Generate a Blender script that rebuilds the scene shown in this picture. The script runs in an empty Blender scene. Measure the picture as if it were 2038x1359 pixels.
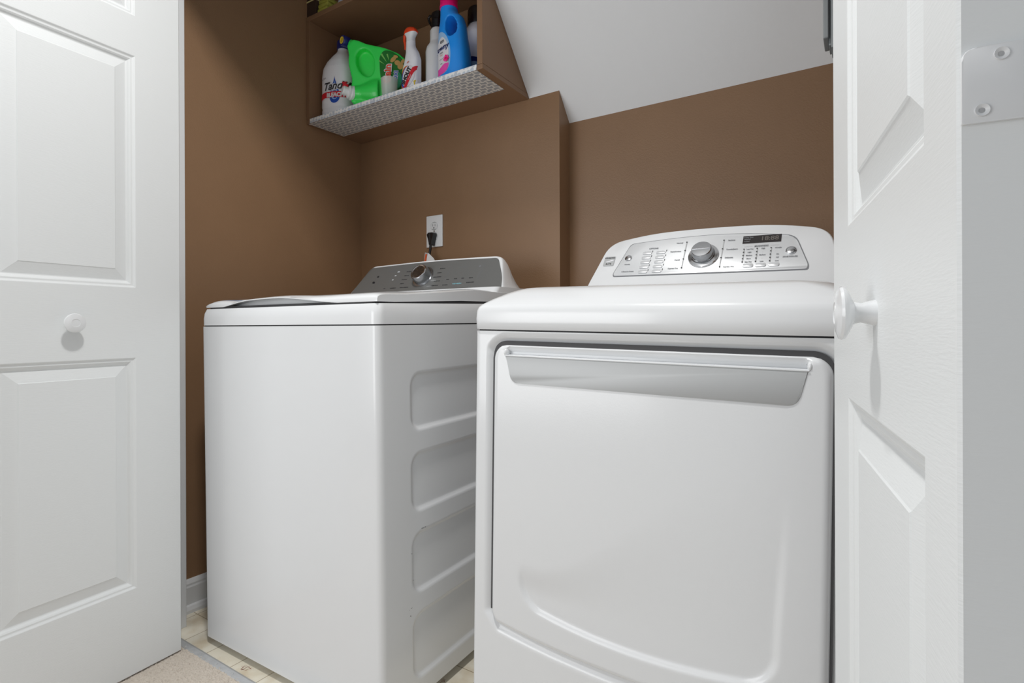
import bpy, bmesh, math, random
from mathutils import Vector, Matrix, noise
from mathutils.bvhtree import BVHTree
random.seed(4)
R = math.radians
sc = bpy.context.scene
COL = sc.collection

# ------------------------------------------------------------------ camera
F_PX = 1082.6
cam_d = bpy.data.cameras.new('camera')
cam_d.sensor_width = 36.0
cam_d.lens = F_PX / 2038 * 36.0
cam_d.shift_y = -29.5 / 2038
cam_d.clip_start = 0.02
cam = bpy.data.objects.new('camera', cam_d)
cam.matrix_world = (Matrix.Translation((0, 0, .88)) @ Matrix.Rotation(R(32.74), 4, 'Z')
                    @ Matrix.Rotation(R(90), 4, 'X') @ Matrix.Rotation(R(-.22), 4, 'Z'))
COL.objects.link(cam)
sc.camera = cam

# ------------------------------------------------------------------ world, lamps, exposure
w = bpy.data.worlds.new('world'); sc.world = w; w.use_nodes = True
w.node_tree.nodes['Background'].inputs[0].default_value = (.95, .975, 1, 1)
w.node_tree.nodes['Background'].inputs[1].default_value = .42
def area(name, loc, target, size, power, color=(1, 1, 1), sy=None):
    l = bpy.data.lights.new(name, 'AREA'); l.energy = power; l.color = color
    l.size = size
    if sy: l.shape = 'RECTANGLE'; l.size_y = sy
    o = bpy.data.objects.new(name, l); COL.objects.link(o); o.location = loc
    o.rotation_euler = (Vector(target) - Vector(loc)).to_track_quat('-Z', 'Y').to_euler()
    return o
area('ceiling_lamp_light', (-.62, .38, 2.42), (-.62, .48, 0), .15, 20, (1, .985, .96))
area('room_fill_light', (-1.7, -1.3, 1.0), (-1.05, 1.3, 1.30), 1.3, 20, (.98, .99, 1), 1.3)  # added fill from the room side to brighten the shelf, no window known
sc.view_settings.view_transform = 'Standard'
sc.view_settings.look = 'None'
sc.view_settings.gamma = 1
sc.view_settings.use_curve_mapping = False
sc.view_settings.exposure = -0.06

# ------------------------------------------------------------------ materials
def lin(c):
    return tuple(((x / 255) / 12.92 if x / 255 <= .04045 else (((x / 255) + .055) / 1.055) ** 2.4) for x in c)
def mat(name, rgb, rough=.5, metal=0, bump=0, bscale=200, coat=0, stretch=None, spec=.5, trans=0, alpha=1, var=0, vscale=6, subs=0, noise_detail=3):
    m = bpy.data.materials.new(name); m.use_nodes = True
    nt = m.node_tree; b = nt.nodes['Principled BSDF']
    col = (*lin(rgb), 1)
    b.inputs['Base Color'].default_value = col
    b.inputs['Roughness'].default_value = rough
    b.inputs['Metallic'].default_value = metal
    b.inputs['Specular IOR Level'].default_value = spec
    b.inputs['Coat Weight'].default_value = coat
    b.inputs['Coat Roughness'].default_value = .12
    b.inputs['Transmission Weight'].default_value = trans
    b.inputs['Alpha'].default_value = alpha
    tc = nt.nodes.new('ShaderNodeTexCoord')
    if bump or var:
        mp = nt.nodes.new('ShaderNodeMapping'); nt.links.new(tc.outputs['Object'], mp.inputs[0])
        if stretch: mp.inputs['Scale'].default_value = stretch
    if bump:
        n = nt.nodes.new('ShaderNodeTexNoise'); n.inputs['Scale'].default_value = bscale; n.inputs['Detail'].default_value = noise_detail
        nt.links.new(mp.outputs[0], n.inputs['Vector'])
        bp = nt.nodes.new('ShaderNodeBump'); bp.inputs['Strength'].default_value = bump; bp.inputs['Distance'].default_value = .002
        nt.links.new(n.outputs['Fac'], bp.inputs['Height']); nt.links.new(bp.outputs[0], b.inputs['Normal'])
    if var:
        n2 = nt.nodes.new('ShaderNodeTexNoise'); n2.inputs['Scale'].default_value = vscale; n2.inputs['Detail'].default_value = 4
        nt.links.new(mp.outputs[0], n2.inputs['Vector'])
        mx = nt.nodes.new('ShaderNodeMix'); mx.data_type = 'RGBA'
        mx.inputs[6].default_value = tuple(c * (1 - var) for c in col[:3]) + (1,)
        mx.inputs[7].default_value = tuple(min(1, c * (1 + var)) for c in col[:3]) + (1,)
        nt.links.new(n2.outputs['Fac'], mx.inputs[0]); nt.links.new(mx.outputs[2], b.inputs['Base Color'])
    return m
M = {}
M['brown'] = mat('brown wall paint', (144, 112, 83), .42, bump=.25, bscale=260, var=.07, vscale=7)
M['shelfbrown'] = mat('brown shelf paint', (138, 106, 79), .45, bump=.1, bscale=120)
M['white_wall'] = mat('white ceiling paint', (236, 238, 240), .75, bump=.15, bscale=300)
M['door'] = mat('white door paint', (231, 234, 235), .42, bump=.10, bscale=70, stretch=(1, 1, 9))
M['door_grain'] = M['door']
M['trim'] = mat('white trim paint', (226, 228, 230), .35, bump=.1, bscale=60)
M['greytrim'] = mat('grey ridged trim', (116, 120, 122), .55)
M['enamel'] = mat('white appliance enamel', (226, 228, 230), .22, bump=.04, bscale=380, coat=.25)
M['enamel2'] = mat('white appliance plastic', (228, 230, 232), .18, coat=.3)
M['silver'] = mat('silver grey plastic', (178, 180, 181), .4, metal=.15)
M['panelgrey'] = mat('grey metallic control panel', (124, 125, 124), .36, metal=.4)
M['insert'] = mat('satin aluminium insert', (214, 216, 218), .32, metal=.25)
M['chrome'] = mat('chrome', (222, 223, 225), .16, metal=1)
M['satin'] = mat('satin chrome', (170, 172, 175), .24, metal=1)
M['dark'] = mat('dark rubber', (40, 40, 42), .6)
M['gap_shade'] = mat('grey gasket', (66, 66, 68), .6)
M['ink'] = mat('dark print', (38, 38, 42), .6)
M['greyink'] = mat('grey print', (120, 122, 126), .6)
M['whiteink'] = mat('white print', (225, 225, 230), .6)
M['dispblack'] = mat('dark display window', (48, 44, 44), .15)
M['digit'] = mat('unlit segments', (98, 92, 86), .4)
M['teal'] = mat('pale teal print', (120, 170, 180), .5)
M['black'] = mat('black plastic', (18, 18, 22), .3, coat=.2)
M['plate'] = mat('white plastic plate', (236, 238, 240), .3)
M['orange'] = mat('orange print', (214, 92, 40), .6)
M['paper'] = mat('white paper', (236, 236, 236), .8)
M['navy'] = mat('navy blue plastic', (16, 32, 110), .35, coat=.2)
M['yellow'] = mat('yellow print', (238, 208, 60), .5)
M['red'] = mat('red print', (214, 26, 44), .5)
M['redorange'] = mat('red orange plastic', (238, 74, 30), .35, coat=.2)
M['blue'] = mat('blue print', (30, 80, 185), .5)
M['skyblue'] = mat('bright blue plastic', (28, 152, 252), .35, coat=.25, bump=.05)
M['palesky'] = mat('pale blue print', (160, 200, 240), .5)
M['pink'] = mat('magenta plastic', (255, 14, 130), .35)
M['pinkprint'] = mat('pink print', (240, 80, 180), .5)
M['green'] = mat('bright green plastic', (52, 238, 92), .33, coat=.3)
M['dkgreen'] = mat('dark green print', (16, 118, 34), .5)
M['ltgreen'] = mat('light green print', (130, 200, 100), .5)
M['mint'] = mat('teal green print', (20, 150, 105), .5)
M['tan'] = mat('tan print', (200, 160, 90), .5)
M['bottlewhite'] = mat('white bottle plastic', (243, 244, 250), .35, coat=.2)
M['bottlegrey'] = mat('cloudy translucent bottle', (226, 226, 226), .3, coat=.2)
M['cup'] = mat('clear cloudy cup', (228, 236, 230), .2, alpha=.42)
M['cupgreen'] = mat('green liquid', (60, 190, 140), .25)
M['cream'] = mat('cream rim', (222, 212, 150), .5)
M['olive'] = mat('yellow green lining', (170, 170, 70), .6, var=.4, vscale=60)
M['bag'] = mat('pale plastic bag', (205, 212, 226), .35, bump=.5, bscale=40)
M['metal_strip'] = mat('worn grey metal strip', (190, 192, 194), .5, metal=.1, bump=.25, bscale=90, var=.2, vscale=60)
M['carpet'] = mat('beige carpet pile', (208, 198, 186), .95, bump=.8, bscale=500, var=.16, vscale=380)

def vinyl():
    m = bpy.data.materials.new('cream vinyl tile'); m.use_nodes = True
    nt = m.node_tree; N = nt.nodes; L = nt.links; b = N['Principled BSDF']; b.inputs['Roughness'].default_value = .38
    tc = N.new('ShaderNodeTexCoord'); mp = N.new('ShaderNodeMapping'); L.new(tc.outputs['Object'], mp.inputs[0])
    mp.inputs['Rotation'].default_value = (0, 0, 0); mp.inputs['Location'].default_value = (.012, .03, 0)
    br = N.new('ShaderNodeTexBrick'); br.offset = 0; br.squash = 1
    br.inputs['Scale'].default_value = 1; br.inputs['Brick Width'].default_value = .114; br.inputs['Row Height'].default_value = .114
    br.inputs['Mortar Size'].default_value = .0016; br.inputs['Mortar Smooth'].default_value = .6
    br.inputs['Color1'].default_value = (*lin((240, 233, 215)), 1); br.inputs['Color2'].default_value = (*lin((243, 237, 221)), 1)
    br.inputs['Mortar'].default_value = (*lin((176, 160, 134)), 1)
    L.new(mp.outputs[0], br.inputs['Vector'])
    n = N.new('ShaderNodeTexNoise'); n.inputs['Scale'].default_value = 14; n.inputs['Detail'].default_value = 6; L.new(tc.outputs['Object'], n.inputs['Vector'])
    mx = N.new('ShaderNodeMix'); mx.data_type = 'RGBA'; mx.blend_type = 'MULTIPLY'
    cr = N.new('ShaderNodeValToRGB'); cr.color_ramp.elements[0].position = .35; cr.color_ramp.elements[0].color = (.72, .62, .48, 1); cr.color_ramp.elements[1].position = .55; cr.color_ramp.elements[1].color = (1, 1, 1, 1)
    L.new(n.outputs['Fac'], cr.inputs[0]); mx.inputs[0].default_value = .6
    L.new(br.outputs['Color'], mx.inputs[6]); L.new(cr.outputs[0], mx.inputs[7]); L.new(mx.outputs[2], b.inputs['Base Color'])
    return m
M['vinyl'] = vinyl()

def liner():
    m = bpy.data.materials.new('patterned shelf liner'); m.use_nodes = True
    nt = m.node_tree; N = nt.nodes; L = nt.links; b = N['Principled BSDF']; b.inputs['Roughness'].default_value = .4
    tc = N.new('ShaderNodeTexCoord')
    sep = N.new('ShaderNodeSeparateXYZ'); L.new(tc.outputs['Object'], sep.inputs[0])
    sn = N.new('ShaderNodeMath'); sn.operation = 'SINE'; mu = N.new('ShaderNodeMath'); mu.operation = 'MULTIPLY'; mu.inputs[1].default_value = 260
    L.new(sep.outputs[0], mu.inputs[0]); L.new(mu.outputs[0], sn.inputs[0])
    m2 = N.new('ShaderNodeMath'); m2.operation = 'MULTIPLY'; m2.inputs[1].default_value = .0022; L.new(sn.outputs[0], m2.inputs[0])
    ad = N.new('ShaderNodeMath'); L.new(sep.outputs[1], ad.inputs[0]); L.new(m2.outputs[0], ad.inputs[1])
    cmb = N.new('ShaderNodeCombineXYZ'); L.new(sep.outputs[0], cmb.inputs[0]); L.new(ad.outputs[0], cmb.inputs[1])
    br = N.new('ShaderNodeTexBrick'); br.offset = .5
    br.inputs['Scale'].default_value = 1; br.inputs['Brick Width'].default_value = .0262; br.inputs['Row Height'].default_value = .0175
    br.inputs['Mortar Size'].default_value = .0030; br.inputs['Mortar Smooth'].default_value = .25
    br.inputs['Color1'].default_value = (*lin((158, 163, 170)), 1); br.inputs['Color2'].default_value = (*lin((174, 178, 184)), 1)
    br.inputs['Mortar'].default_value = (*lin((242, 240, 234)), 1)
    L.new(cmb.outputs[0], br.inputs['Vector'])
    # fine ribbing of each tile motif
    wv = N.new('ShaderNodeTexWave'); wv.bands_direction = 'Y'; wv.inputs['Scale'].default_value = 130; L.new(tc.outputs['Object'], wv.inputs['Vector'])
    mx = N.new('ShaderNodeMix'); mx.data_type = 'RGBA'; mx.inputs[0].default_value = .16
    L.new(br.outputs['Color'], mx.inputs[6]); L.new(wv.outputs['Color'], mx.inputs[7]); L.new(mx.outputs[2], b.inputs['Base Color'])
    return m
M['liner'] = liner()
def liner_edge():
    m = bpy.data.materials.new('spotted shelf liner edge'); m.use_nodes = True
    nt = m.node_tree; N = nt.nodes; L = nt.links; b = N['Principled BSDF']; b.inputs['Roughness'].default_value = .35
    tc = N.new('ShaderNodeTexCoord'); v = N.new('ShaderNodeTexVoronoi'); v.inputs['Scale'].default_value = 62; v.inputs['Randomness'].default_value = .35
    L.new(tc.outputs['Object'], v.inputs['Vector'])
    cr = N.new('ShaderNodeValToRGB'); cr.color_ramp.elements[0].position = .40; cr.color_ramp.elements[0].color = (*lin((196, 204, 214)), 1)
    cr.color_ramp.elements[1].position = .50; cr.color_ramp.elements[1].color = (*lin((240, 240, 240)), 1)
    L.new(v.outputs['Distance'], cr.inputs[0]); L.new(cr.outputs[0], b.inputs['Base Color'])
    return m
M['liner_edge'] = liner_edge()

# ------------------------------------------------------------------ helpers
def link(name, bm, m, parent=None, smooth=False, angle=None, loc=None, rot=None):
    me = bpy.data.meshes.new(name)
    if bm is not None:
        bmesh.ops.recalc_face_normals(bm, faces=bm.faces)
        bm.to_mesh(me); bm.free()
    for mm in (m if isinstance(m, (list, tuple)) else [m]): me.materials.append(mm)
    o = bpy.data.objects.new(name, me); COL.objects.link(o)
    if smooth:
        for p in me.polygons: p.use_smooth = True
        if angle: me.set_sharp_from_angle(angle=R(angle))
    if parent: o.parent = parent
    if loc: o.location = loc
    if rot: o.rotation_euler = rot
    return o
def tag(o, label, cat, group=None):
    o['label'] = label; o['category'] = cat
    if group: o['group'] = group
    return o
def struct(o): o['kind'] = 'structure'; return o
def empty(name, loc, rot=(0, 0, 0)):
    o = bpy.data.objects.new(name, None); COL.objects.link(o); o.location = loc; o.rotation_euler = rot
    o.empty_display_size = .05; return o
def NB(): return bmesh.new()
def box(bm, x0, x1, y0, y1, z0, z1, bev=0, seg=2):
    r = bmesh.ops.create_cube(bm, size=1)
    for v in r['verts']:
        v.co = ((x0 + x1) / 2 + v.co.x * (x1 - x0), (y0 + y1) / 2 + v.co.y * (y1 - y0), (z0 + z1) / 2 + v.co.z * (z1 - z0))
    if bev:
        es = list({e for v in r['verts'] for e in v.link_edges})
        bmesh.ops.bevel(bm, geom=es, offset=bev, segments=seg, affect='EDGES', profile=.5)
    return bm
def prism(bm, pts, y0, y1, bev=0, seg=2, front_only=True, mi=0):
    """closed outline in x,z extruded from y0 (front) to y1"""
    a = [bm.verts.new((p[0], y0, p[1])) for p in pts]; b = [bm.verts.new((p[0], y1, p[1])) for p in pts]
    f1 = bm.faces.new(a); f2 = bm.faces.new(b[::-1]); fs = [f1, f2]; n = len(pts)
    for i in range(n): fs.append(bm.faces.new((a[i], b[i], b[(i + 1) % n], a[(i + 1) % n])))
    for f in fs: f.material_index = mi
    if bev:
        es = list(f1.edges) + ([] if front_only else list(f2.edges))
        bmesh.ops.bevel(bm, geom=es, offset=bev, segments=seg, affect='EDGES', profile=.5)
    return bm
def loft(bm, rings, cap=True, closed=True):
    vs = [[bm.verts.new(p) for p in r] for r in rings]; n = len(vs[0])
    for a, b in zip(vs, vs[1:]):
        for i in range(n if closed else n - 1):
            bm.faces.new((a[i], a[(i + 1) % n], b[(i + 1) % n], b[i]))
    if cap:
        bm.faces.new(vs[0][::-1]); bm.faces.new(vs[-1])
    return vs
def lathe(bm, prof, n=32, axis='z', c=(0, 0, 0), sx=1, sy=1):
    rings = []
    for r, h in prof:
        ring = []
        for i in range(n):
            t = 2 * math.pi * i / n; a, b = max(r, 1e-5) * math.cos(t) * sx, max(r, 1e-5) * math.sin(t) * sy
            p = (a, b, h) if axis == 'z' else ((a, -h, b) if axis == 'y' else (h, a, b))
            ring.append((c[0] + p[0], c[1] + p[1], c[2] + p[2]))
        rings.append(ring)
    loft(bm, rings); return bm
def tube(bm, pts, r, n=10):
    pts = [Vector(p) for p in pts]; rings = []
    for i, p in enumerate(pts):
        d = (pts[min(i + 1, len(pts) - 1)] - pts[max(i - 1, 0)]).normalized()
        u = d.orthogonal().normalized() if i == 0 else (rings_u - d * rings_u.dot(d)).normalized()
        rings_u = u; v = d.cross(u); rr = r[i] if isinstance(r, (list, tuple)) else r
        rings.append([p + (u * math.cos(2 * math.pi * k / n) + v * math.sin(2 * math.pi * k / n)) * rr for k in range(n)])
    loft(bm, rings); return bm
def xform(bm, mtx): bmesh.ops.transform(bm, matrix=mtx, verts=bm.verts); return bm
def smooth01(t): t = max(0., min(1., t)); return t * t * (3 - 2 * t)
def rpoly(pts, r, n=6):
    """round every corner of a polygon; r is one radius or a list"""
    out = []; m = len(pts)
    for i in range(m):
        rr = r[i] if isinstance(r, (list, tuple)) else r
        p = Vector(pts[i]); a = Vector(pts[i - 1]) - p; b = Vector(pts[(i + 1) % m]) - p
        rr = min(rr, a.length * .49, b.length * .49)
        if rr <= 0: out.append(tuple(p)); continue
        s = p + a.normalized() * rr; e = p + b.normalized() * rr
        for k in range(n + 1):
            t = k / n; out.append(tuple(s * (1 - t) ** 2 + p * 2 * t * (1 - t) + e * t * t))
    return out
_font = {}
def text_pts(s, size, shear=0, bold=0):
    """filled lettering as a bmesh lying in the x,z plane, centred"""
    c = bpy.data.curves.new('t', 'FONT'); c.body = s; c.size = size; c.align_x = 'CENTER'; c.align_y = 'CENTER'; c.shear = shear; c.offset = bold; c.resolution_u = 3
    o = bpy.data.objects.new('t', c); COL.objects.link(o)
    dg = bpy.context.evaluated_depsgraph_get(); me = bpy.data.meshes.new_from_object(o.evaluated_get(dg))
    bm = bmesh.new(); bm.from_mesh(me)
    bpy.data.objects.remove(o); bpy.data.curves.remove(c); bpy.data.meshes.remove(me)
    for v in bm.verts: v.co = (v.co.x, 0, v.co.y)
    return bm
def flat(pts):
    bm = NB(); bm.faces.new([bm.verts.new((p[0], 0, p[1])) for p in pts]); return bm
def place2d(bm, x, z, ang=0, sx=1, sz=1):
    c, s = math.cos(R(ang)), math.sin(R(ang))
    for v in bm.verts:
        a, b = v.co.x * sx, v.co.z * sz; v.co = (x + a * c - b * s, 0, z + a * s + b * c)
    return bm
def ellipse(cx, cz, a, b, n=36, ang=0):
    return [(cx + a * math.cos(t) * math.cos(R(ang)) - b * math.sin(t) * math.sin(R(ang)), cz + a * math.cos(t) * math.sin(R(ang)) + b * math.sin(t) * math.cos(R(ang))) for t in (2 * math.pi * i / n for i in range(n))]
def bvh_of(o):
    return BVHTree.FromPolygons([v.co for v in o.data.vertices], [p.vertices for p in o.data.polygons])
def decal(name, target, layers, parent, step=.004, eps=.0004, tree=None):
    """printed layers (bmesh in x,z; material) laid on the front of target"""
    tree = tree or bvh_of(target); out = NB(); mats = []
    for k, (bm, m) in enumerate(layers):
        if m not in mats: mats.append(m)
        co = [v.co for v in bm.verts]
        if not co: continue
        x0, x1 = min(c.x for c in co), max(c.x for c in co); z0, z1 = min(c.z for c in co), max(c.z for c in co)
        for ax, lo, hi in ((0, x0, x1), (2, z0, z1)):
            t = lo + step
            while t < hi:
                pc = [0, 0, 0]; pc[ax] = t; no = [0, 0, 0]; no[ax] = 1
                bmesh.ops.bisect_plane(bm, geom=bm.verts[:] + bm.edges[:] + bm.faces[:], plane_co=pc, plane_no=no, dist=1e-6); t += step
        dead = []
        for v in bm.verts:
            h = tree.ray_cast(Vector((v.co.x, -1, v.co.z)), Vector((0, 1, 0)))
            if h[0] is None: dead.append(v)
            else: v.co.y = h[0].y - eps * (k + 1)
        bmesh.ops.delete(bm, geom=dead, context='VERTS')
        for f in bm.faces: f.material_index = mats.index(m)
        me = bpy.data.meshes.new('tmp'); bm.to_mesh(me); bm.free(); out.from_mesh(me); bpy.data.meshes.remove(me)
    me = bpy.data.meshes.new(name); out.to_mesh(me); out.free()
    for m in mats: me.materials.append(m)
    for p in me.polygons: p.use_smooth = True
    o = bpy.data.objects.new(name, me); COL.objects.link(o); o.parent = parent
    return o
def fuse(name, bm, m, parent, cutters=(), voxel=.0025, it=6, f=.6):
    """one continuous moulded body: union of the overlapping shells minus the cutters, softened"""
    me = bpy.data.meshes.new('tmp'); bmesh.ops.recalc_face_normals(bm, faces=bm.faces); bm.to_mesh(me); bm.free()
    o = bpy.data.objects.new('tmp', me); COL.objects.link(o); cs = []
    r = o.modifiers.new('r', 'REMESH'); r.mode = 'VOXEL'; r.voxel_size = voxel
    for c in cutters:
        bmesh.ops.recalc_face_normals(c, faces=c.faces); cm = bpy.data.meshes.new('c'); c.to_mesh(cm); c.free()
        co = bpy.data.objects.new('c', cm); COL.objects.link(co); cs.append(co)
        b = o.modifiers.new('b', 'BOOLEAN'); b.operation = 'DIFFERENCE'; b.object = co; b.solver = 'EXACT'
    if cutters:
        r = o.modifiers.new('r', 'REMESH'); r.mode = 'VOXEL'; r.voxel_size = voxel
    s = o.modifiers.new('s', 'SMOOTH'); s.factor = f; s.iterations = it
    dg = bpy.context.evaluated_depsgraph_get(); dg.update()
    nm = bpy.data.meshes.new_from_object(o.evaluated_get(dg)); nm.name = name
    for x in [o] + cs: bpy.data.objects.remove(x)
    nm.materials.clear(); nm.materials.append(m)
    for p in nm.polygons: p.use_smooth = True
    ob = bpy.data.objects.new(name, nm); COL.objects.link(ob); ob.parent = parent
    return ob
def sring(cx, cy, z, a, b, n=2.4, k=48):
    out = []
    for i in range(k):
        t = 2 * math.pi * i / k; c, s = math.cos(t), math.sin(t)
        out.append((cx + a * math.copysign(abs(c) ** (2 / n), c), cy + b * math.copysign(abs(s) ** (2 / n), s), z))
    return out
def body(secs, k=48):
    """secs: (z, cx, a, b[, n[, cy]])"""
    bm = NB(); loft(bm, [sring(s[1], s[5] if len(s) > 5 else 0, s[0], s[2], s[3], s[4] if len(s) > 4 else 2.4, k) for s in secs]); return bm
def sd_rrect(x, z, x0, x1, z0, z1, r):
    cx, cz = (x0 + x1) / 2, (z0 + z1) / 2
    qx, qz = abs(x - cx) - (x1 - x0) / 2 + r, abs(z - cz) - (z1 - z0) / 2 + r
    return math.hypot(max(qx, 0), max(qz, 0)) + min(max(qx, qz), 0) - r

# ------------------------------------------------------------------ the closet shell
XL, YB, YR = -1.768, 1.582, 1.655
XR = .42
YF = .826            # inner face of the closet's front wall
def wall(name, m, *b): return struct(link(name, box(NB(), *b), m))
wall('wall_left', M['brown'], XL - .1, XL, .70, 1.75, 0, 2.44)
wall('wall_back', M['brown'], XL, -.830, YB, 1.78, 0, 2.44)
wall('wall_back_right', M['brown'], -.830, XR, YR, 1.78, 0, 2.44)
wall('wall_right', M['brown'], XR, XR + .1, .70, 1.78, 0, 2.6)
wall('wall_front_left', M['white_wall'], -3.4, -1.692, .70, YF, 0, 2.44)
wall('wall_front_header', M['white_wall'], -1.692, 1.2, .70, YF, 2.098, 2.44)
wall('wall_front_right', M['white_wall'], XR + .0005, 1.2, .70, YF - .001, 0, 2.098)
wall('ceiling', M['white_wall'], -3.4, 1.2, .70, 1.78, 2.44, 2.5)
# sloping underside of the stairs, right of the shelf
bm = NB()
sl = 1.158
def zc(y): return 1.652 - sl * (y - YB)
pr = [(YF, zc(YF)), (1.78, zc(1.78)), (1.78, zc(1.78) + .5), (YF, zc(YF) + .3)]
pr = [(.95, 2.384), (1.70, zc(1.70)), (1.70, 2.435), (.95, 2.435)]
va = [bm.verts.new((-.9445, y, z)) for y, z in pr]; vb = [bm.verts.new((XR - .001, y, z)) for y, z in pr]
bm.faces.new(va); bm.faces.new(vb[::-1])
for i in range(4): bm.faces.new((va[i], vb[i], vb[(i + 1) % 4], va[(i + 1) % 4]))
struct(link('ceiling_slope', bm, M['white_wall']))
# white paint bead where the slope meets the walls
# floors
wall('floor', M['vinyl'], XL - .1, XR + .1, .765, 1.78, -.03, 0)
# faded red brown motif printed on the vinyl
bm = NB(); random.seed(11)
for cx, cy in ((-1.343, .812), (-1.115, .812), (-1.343, 1.04), (-1.571, 1.04), (-.887, 1.04), (-.887, .812)):
    for k in range(9):
        a = random.uniform(0, math.pi); l_ = random.uniform(.005, .012); x, y = cx + random.uniform(-.012, .012), cy + random.uniform(-.010, .010)
        dx, dy = math.cos(a) * l_, math.sin(a) * l_
        bm.faces.new([bm.verts.new(p) for p in ((x - dx, y - dy, .0004), (x - dx + dy * .12, y - dy - dx * .12, .0004), (x + dx, y + dy, .0004))])
struct(link('floor_print', bm, mat('red brown floor print', (150, 78, 62), .5)))
random.seed(4)
# jambs
bm = NB(); box(bm, -1.692, -1.6755, .698, .828, 0, 2.098, .0015); box(bm, -1.6755, -1.6640, .760, .800, 0, 2.076, .001)
struct(link('trim_1', bm, M['trim']))
bm = NB(); box(bm, -1.6755, XR - .001, .698, .828, 2.076, 2.098, .0015); struct(link('trim_2', bm, M['trim']))
# bifold track under the header jamb
# baseboard on the left wall with a moulded top and a shoe strip
prof = [(0, 0), (.026, 0), (.026, .010), (.020, .020), (.013, .023), (.013, .075), (.0105, .080), (.0105, .086), (.006, .094), (.003, .098), (0, .098)]
bm = NB(); loft(bm, [[(XL + p[0], y, p[1]) for p in prof] for y in (.828, 1.575)])
struct(link('baseboard_left', bm, M['trim']))
bm = NB(); loft(bm, [[(x, YB - p[0], p[1]) for p in prof] for x in (XL + .026, -.835)])
struct(link('baseboard_back', bm, M['trim']))
bm = NB(); loft(bm, [[(x, YR - p[0], p[1]) for p in prof] for x in (-.829, XR)])
struct(link('baseboard_back_right', bm, M['trim']))
# ridged grey moulding hanging by the right door
bm = NB()
pts = [(-.0585, .000), (-.050, .000), (-.050, .004), (-.0475, .004), (-.0475, .000), (-.043, .000)]
box(bm, -.0595, -.0505, 1.180, 1.24, 1.420, 2.0, .002); box(bm, -.0505, -.0465, 1.188, 1.23, 1.408, 2.0, .001); box(bm, -.0465, -.040, 1.180, 1.23, 1.400, 2.0, .001)
box(bm, -.0400, .06, 1.195, 1.23, 1.36, 2.0, .001)
struct(link('trim_4', bm, M['greytrim']))

# carpet of the room
bm = NB()
def carpet_z(x, y): return .008 + .0035 * noise.noise(Vector((x * 240, y * 240, 0))) + .002 * noise.noise(Vector((x * 600, y * 600, 3)))
nx, ny = 190, 150
gx0, gx1, gy0, gy1 = -1.66, -1.18, .40, .769
g = [[bm.verts.new((gx0 + (gx1 - gx0) * i / nx, gy0 + (gy1 - gy0) * j / ny, carpet_z(gx0 + (gx1 - gx0) * i / nx, gy0 + (gy1 - gy0) * j / ny) - (.006 if j == ny else 0))) for j in range(ny + 1)] for i in range(nx + 1)]
for i in range(nx):
    for j in range(ny): bm.faces.new((g[i][j], g[i + 1][j], g[i + 1][j + 1], g[i][j + 1]))
box(bm, -3.4, gx0, -3, .699, -.02, .008); box(bm, gx1, 1.2, -3, .769, -.02, .008); box(bm, gx0, gx1, -3, gy0, -.02, .008); box(bm, gx0, gx1, gy0, gy1, -.02, .001)
o = link('floor_carpet', bm, M['carpet']); struct(o)
# metal carpet bar
bm = NB(); loft(bm, [[(x, .757, .002), (x, .762, .0095), (x, .778, .0085), (x, .789, .0005)] for x in (-1.643, XR)])
for x in [-1.56 + .075 * i for i in range(22)]:
    lathe(bm, [(.0035, 0), (.0032, .0015), (.0012, .0018), (.0006, .0012)], 12, 'z', (x, .770 + random.uniform(-.002, .002), .0085))
struct(link('trim_threshold', bm, M['metal_strip']))

# ------------------------------------------------------------------ bifold doors
LW, LH, TH = .4435, 2.045, .035
PAN = [(1.665, 1.935), (.981, 1.565), (.226, .806)]       # three raised panels (z ranges)
PX0, PX1 = .110, .388
def leaf_mesh():
    """leaf in x (0 = track edge .. LW), front face at y=0 (faces -y), z up; mitred raised panels"""
    bm = NB(); Z0 = .012; e = .0016
    xs = [e, PX0, PX1, LW - e]; zs = [Z0 + e]
    for z0, z1 in sorted(PAN): zs += [z0, z1]
    zs.append(LH - e)
    g = [[bm.verts.new((x, 0, z)) for z in zs] for x in xs]
    for i in range(3):
        for j in range(len(zs) - 1):
            q = (g[i][j], g[i + 1][j], g[i + 1][j + 1], g[i][j + 1])
            if i == 1 and j % 2 == 1:
                x0, x1, z0, z1 = PX0, PX1, zs[j], zs[j + 1]; prev = list(q)
                for d, y in ((.0012, .0004), (.0045, .0030), (.0060, .0036), (.0095, .0038), (.0125, .0058), (.0155, .0088), (.0175, .0098), (.0195, .0098), (.0440, .0032), (.0455, .0020), (.0470, .0020)):
                    cur = [bm.verts.new(p) for p in ((x0 + d, y, z0 + d), (x1 - d, y, z0 + d), (x1 - d, y, z1 - d), (x0 + d, y, z1 - d))]
                    for k in range(4): bm.faces.new((prev[k], prev[(k + 1) % 4], cur[(k + 1) % 4], cur[k]))
                    prev = cur
                bm.faces.new(prev)
            else: bm.faces.new(q)
    n = len(zs)
    per = [g[0][0], g[1][0], g[2][0], g[3][0]] + [g[3][j] for j in range(1, n)] + [g[2][-1], g[1][-1], g[0][-1]] + [g[0][j] for j in range(n - 2, 0, -1)]
    def push(v, y):
        x = 0 if v.co.x < e * 1.5 else (LW if v.co.x > LW - e * 1.5 else v.co.x); z = Z0 if v.co.z < Z0 + e * 1.5 else (LH if v.co.z > LH - e * 1.5 else v.co.z)
        return bm.verts.new((x, y, z))
    r1 = [push(v, e) for v in per]; r2 = [push(v, TH) for v in per]; m_ = len(per)
    for A_, B_ in ((per, r1), (r1, r2)):
        for i in range(m_): bm.faces.new((A_[i], B_[i], B_[(i + 1) % m_], A_[(i + 1) % m_]))
    bm.faces.new(r2)
    return bm
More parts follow.
